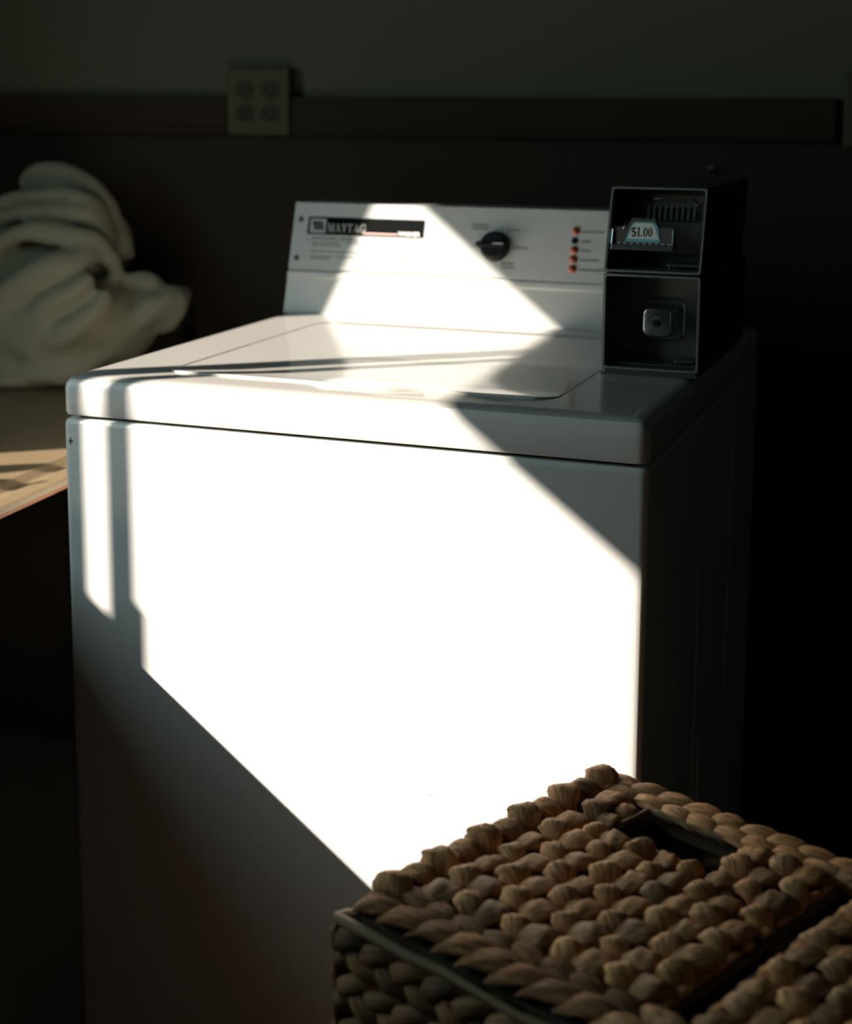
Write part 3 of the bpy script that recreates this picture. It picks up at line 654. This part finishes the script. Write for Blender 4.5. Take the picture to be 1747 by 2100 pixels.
def lid(u0, flip, name):
    global TK
    """one lid, u0 = its outer u; flip mirrors it for the second lid"""
    def q(u, v, z): return hp(u0+(u if not flip else .257-u), v, z)
    du = HU if not flip else -HU
    b = MB()
    cells_u = [.043+.0238*i for i in range(9)]
    for i, u in enumerate(cells_u):
        for j in range(-1, 9):
            v = .069+.0265*j
            if v > .272 or v < .040: continue
            if HU0-.008 < u < HU1+.006 and HV0-.02 < v < HV1+.006 : continue
            nh = HU0-.01 < u < HU1+.01 and v < .11; kL = .72 if nh else 1.0
            ju, jv = rh.uniform(-.002, .002), rh.uniform(-.0025, .0025)+(.005 if nh else 0)
            if (i+j) % 2 == 0:
                TK = 1.12; dr = HU*.85+HV*rh.uniform(.4, 1.0)
                strand(b, q(u+ju, v+jv, LZ+.002), dr, EZ, kL*.033*rh.uniform(.85, 1.15), .0215*rh.uniform(.8, 1.15), .0085, flat_=.60, pow_=3.3, twist=rh.uniform(.4, 1.6), tipdrop=1.0)
            else:
                TK = .80; dr = -HV+HU*rh.uniform(.20, .60)
                strand(b, q(u+ju, v+jv, LZ+.0005), dr, EZ, kL*.050*rh.uniform(.88, 1.1), .0245*rh.uniform(.82, 1.12), .0080, flat_=.50, twist=rh.uniform(.6, 2.0), tipdrop=.7)
    TK = 1.0
    # fill strips beside the hand hole
    for (u, v) in ((.060, .047), (.178, .042), (.178, .066), (.060, .070), (.020, .020)):
        strand(b, q(u, v, LZ), HV+du*rh.uniform(-.3, .3), EZ, .032, .017, .006)
    # outer edge: thick wrapped lumps
    k = 0; v = .016
    while v < .297:
        if k % 2 == 0:
            strand(b, q(.011, v, LZ-.001), HU*.8+HV*.8, EZ, .044, .027*rh.uniform(.9, 1.08), .0135, flat_=.60, twist=rh.uniform(1, 2), tipdrop=1.3, pow_=3)
        else:
            strand(b, q(.012, v, LZ-.001), HU*1.0-HV*rh.uniform(.1,.5), EZ, .046, .022*rh.uniform(.9, 1.08), .0105, flat_=.60, twist=rh.uniform(1, 2), tipdrop=1.0, pow_=2.6)
        v += .0262; k += 1
    # stitched edge beside the gap
    v = .02
    while v < .30:
        strand(b, q(.246, v, LZ+.001), HV+du*rh.uniform(-.1, .2), EZ, .026*rh.uniform(.7, 1.1), .0085*rh.uniform(.8, 1.2), .003, col=(1.05, 1.0, .9)); v += rh.uniform(.018, .026)
    o = b.build(name, M_straw, hm, smooth=True)
    # backing sheet with the hand hole
    b = MB()
    for (ua, ub, va, vb) in ((.004, HU0, .004, .306), (HU1, .249, .004, .306), (HU0, HU1, .004, HV0), (HU0, HU1, HV1, .306)):
        c0 = q(min(ua, ub), va, .6005); b.box(c0, (ub-ua), vb-va, .004, du, HV, EZ)
    b.build('backing', M_under, o)
    b = MB(); g0 = q(0, 0, 0)
    u = .026; strand(b, q(.014, .010, LZ+.002), HU-HV*.3, EZ, .036, .020, .007, flat_=.5)
    while u < .250:
        strand(b, q(u+.012, .0215+rh.uniform(-.0015,.0015), LZ+.001), HU+HV*rh.uniform(.05,.30), EZ, .056*rh.uniform(.9,1.1), .0180*rh.uniform(.9,1.1), .0055, flat_=.5, pow_=2.6)
        strand(b, q(u, .0050+rh.uniform(-.0015,.0015), LZ+.001), HU-HV*rh.uniform(.05,.30), EZ, .056*rh.uniform(.9,1.1), .0190*rh.uniform(.9,1.1), .0060, flat_=.5, pow_=2.6)
        u += .0275
    TK = 1.0; tag(b.build('braided_edge', M_straw, o, smooth=True), 'three-strand braid along the back')
    b = MB(); TK = .98; u = .0245
    strand(b, q(.013, .293, LZ+.001), HU-HV*.9, EZ, .034, .019, .006, flat_=.5)
    strand(b, q(.012, .280, LZ+.001), HU+HV*.2, EZ, .030, .018, .006, flat_=.5)
    while u < .250:
        strand(b, q(u+.010, .277+rh.uniform(-.002,.002), LZ+.001), HU+HV*rh.uniform(.12,.42), EZ, .054*rh.uniform(.9,1.1), .0185*rh.uniform(.9,1.1), .0060, flat_=.5, pow_=2.6)
        strand(b, q(u, .299+rh.uniform(-.0015,.0015), LZ+.001), HU-HV*rh.uniform(.22,.42), EZ, .060*rh.uniform(.9,1.1), .0210*rh.uniform(.9,1.1), .0070, flat_=.5, pow_=2.6)
        u += .0275; b.build('braided_edge', M_straw, o, smooth=True)
    b = MB(); b.tube([q(.000, .004+.03*i, LZ-.004+.001*math.sin(i*2.1)) for i in range(11)], .0038, 8); b.build('cane_rod', M_rod, o, smooth=True)
    b = MB()
    b.tube([q(HU0-.002+.0012*math.sin(i), HV0-.006+.0115*i, LZ+.004) for i in range(5)], .0030, 8, col=(1,1,1))
    b.tube([q(HU0-.004+.0152*i, HV0-.002+.001*math.sin(i*1.9), LZ+.004+.0008*math.sin(i*2.7)) for i in range(7)], .0033, 8, col=(1,1,1))
    b.tube([q(HU0+.002+.0142*i, HV1+.001, LZ) for i in range(7)], .0026, 8, col=(1,1,1))
    b.build('hand_hole_cord', M_twine, o, smooth=True)
    b = MB(); b.tube([q(.2505+.0006*math.sin(i*1.3), .004+.03*i, LZ-.002) for i in range(11)], .0045, 8); b.build('hinge_rod', M_rod, o, smooth=True)
    # loose pale fibres between the strands
    b = MB()
    for k in range(85):
        u = rh.uniform(.02, .245); v = rh.uniform(.03, .29)
        if HU0-.01 < u < HU1+.01 and v < HV1+.012: continue
        a = rh.uniform(0, pi); l = rh.uniform(.004, .011); p = q(u, v, LZ+rh.uniform(-.004, .003)); d_ = HU*math.cos(a)+HV*math.sin(a)+EZ*rh.uniform(-.2, .3)
        b.tube([p, p+d_*l*.5, p+d_*l], [.0011, .0009, .0004], 5)
    b.build('loose_fibre', M_twine, o)['kind'] = 'stuff'
    return o
lid(0, False, 'lid'); lid(.264, True, 'lid')
# body: stacked braids all around, their tint lowered to paint in shade
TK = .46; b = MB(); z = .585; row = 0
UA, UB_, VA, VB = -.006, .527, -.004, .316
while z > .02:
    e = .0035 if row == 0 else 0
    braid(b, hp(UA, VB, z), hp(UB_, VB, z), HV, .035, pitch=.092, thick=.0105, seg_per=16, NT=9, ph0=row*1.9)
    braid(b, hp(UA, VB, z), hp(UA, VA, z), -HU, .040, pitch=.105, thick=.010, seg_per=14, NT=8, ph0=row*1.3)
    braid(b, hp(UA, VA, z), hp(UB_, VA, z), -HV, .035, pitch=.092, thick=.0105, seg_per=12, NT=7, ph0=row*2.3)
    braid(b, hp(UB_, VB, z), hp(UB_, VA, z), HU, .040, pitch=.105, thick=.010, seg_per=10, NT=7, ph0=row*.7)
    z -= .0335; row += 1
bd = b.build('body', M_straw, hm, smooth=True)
b = MB()
for (ua, ub, va, vb) in ((UA+.002, UA+.006, VA+.004, VB-.004), (UB_-.006, UB_-.002, VA+.004, VB-.004), (UA+.002, UB_-.002, VA+.002, VA+.006), (UA+.002, UB_-.002, VB-.006, VB-.002)):
    b.box(hp(ua, va, .005), ub-ua, vb-va, .593, HU, HV, EZ)
b.box(hp(UA+.004, VA+.004, .004), UB_-UA-.008, VB-VA-.008, .008, HU, HV, EZ)
b.build('inner_frame', M_under, bd)
b = MB(); b.tube([hp(UA+.0005+.0355*i, VB+.0035+.0010*math.sin(i*1.7), .6055+.0012*math.sin(i*2.3)) for i in range(16)], [.0040+.0007*math.sin(i*1.1) for i in range(16)], 10)
b.tube([hp(UA-.003, VB-.02*i, .600) for i in range(17)], .0036, 8); tag(b.build('rim_cord', M_twine, bd, smooth=True), 'pale cord along the top rim')
for uu, vv in ((UA+.001, VB+.001), (UA+.001, VA+.001)):
    b = MB()
    for k in range(20): strand(b, hp(uu, vv, .585-.029*k), EZ+HV*.5, (HV-HU).normalized(), .036, .016, .002, NS=8, NT=8)
    b.build('corner_wrap', M_straw, bd, smooth=True)
# cloth liner seen through the hand hole
b = MB(); N = 14; vs = []; fs = []
for i in range(N+1):
    for j in range(N+1):
        u = .05+.20*i/N; v = .012+.16*j/N; z = .562+.016*math.sin(i*.55+j*.30)+.008*math.sin(j*.9)-.05*max(0, (.118-u)/.07)
        vs.append(hp(u, v, z))
for i in range(N):
    for j in range(N): fs.append((i*(N+1)+j, (i+1)*(N+1)+j, (i+1)*(N+1)+j+1, i*(N+1)+j+1))
b.add(vs, fs); o = b.build('cloth_liner', M_liner, bd, smooth=True); sm_ = o.modifiers.new('s', 'SOLIDIFY'); sm_.thickness = .0015

# daylight portal in the window opening
pd = bpy.data.lights.new('window_portal', 'AREA'); pd.shape = 'RECTANGLE'; pd.size = WY1-WY0; pd.size_y = WZ1-WZ0
po = bpy.data.objects.new('window_portal', pd); COL.objects.link(po)
po.matrix_world = Matrix((EY, EZ, -EX)).transposed().to_4x4()
po.matrix_world.translation = rm(XL-.05, (WY0+WY1)/2, (WZ0+WZ1)/2)
# orientation: local -Z must point into the room (+EX)
mt = Matrix((EY, EZ, EX*-1)).transposed().to_4x4()
if mt.determinant() < 0: mt = Matrix((-EY, EZ, -EX)).transposed().to_4x4()
mt.translation = rm(XL-.05, (WY0+WY1)/2, (WZ0+WZ1)/2); po.matrix_world = mt
pd.cycles.is_portal = True
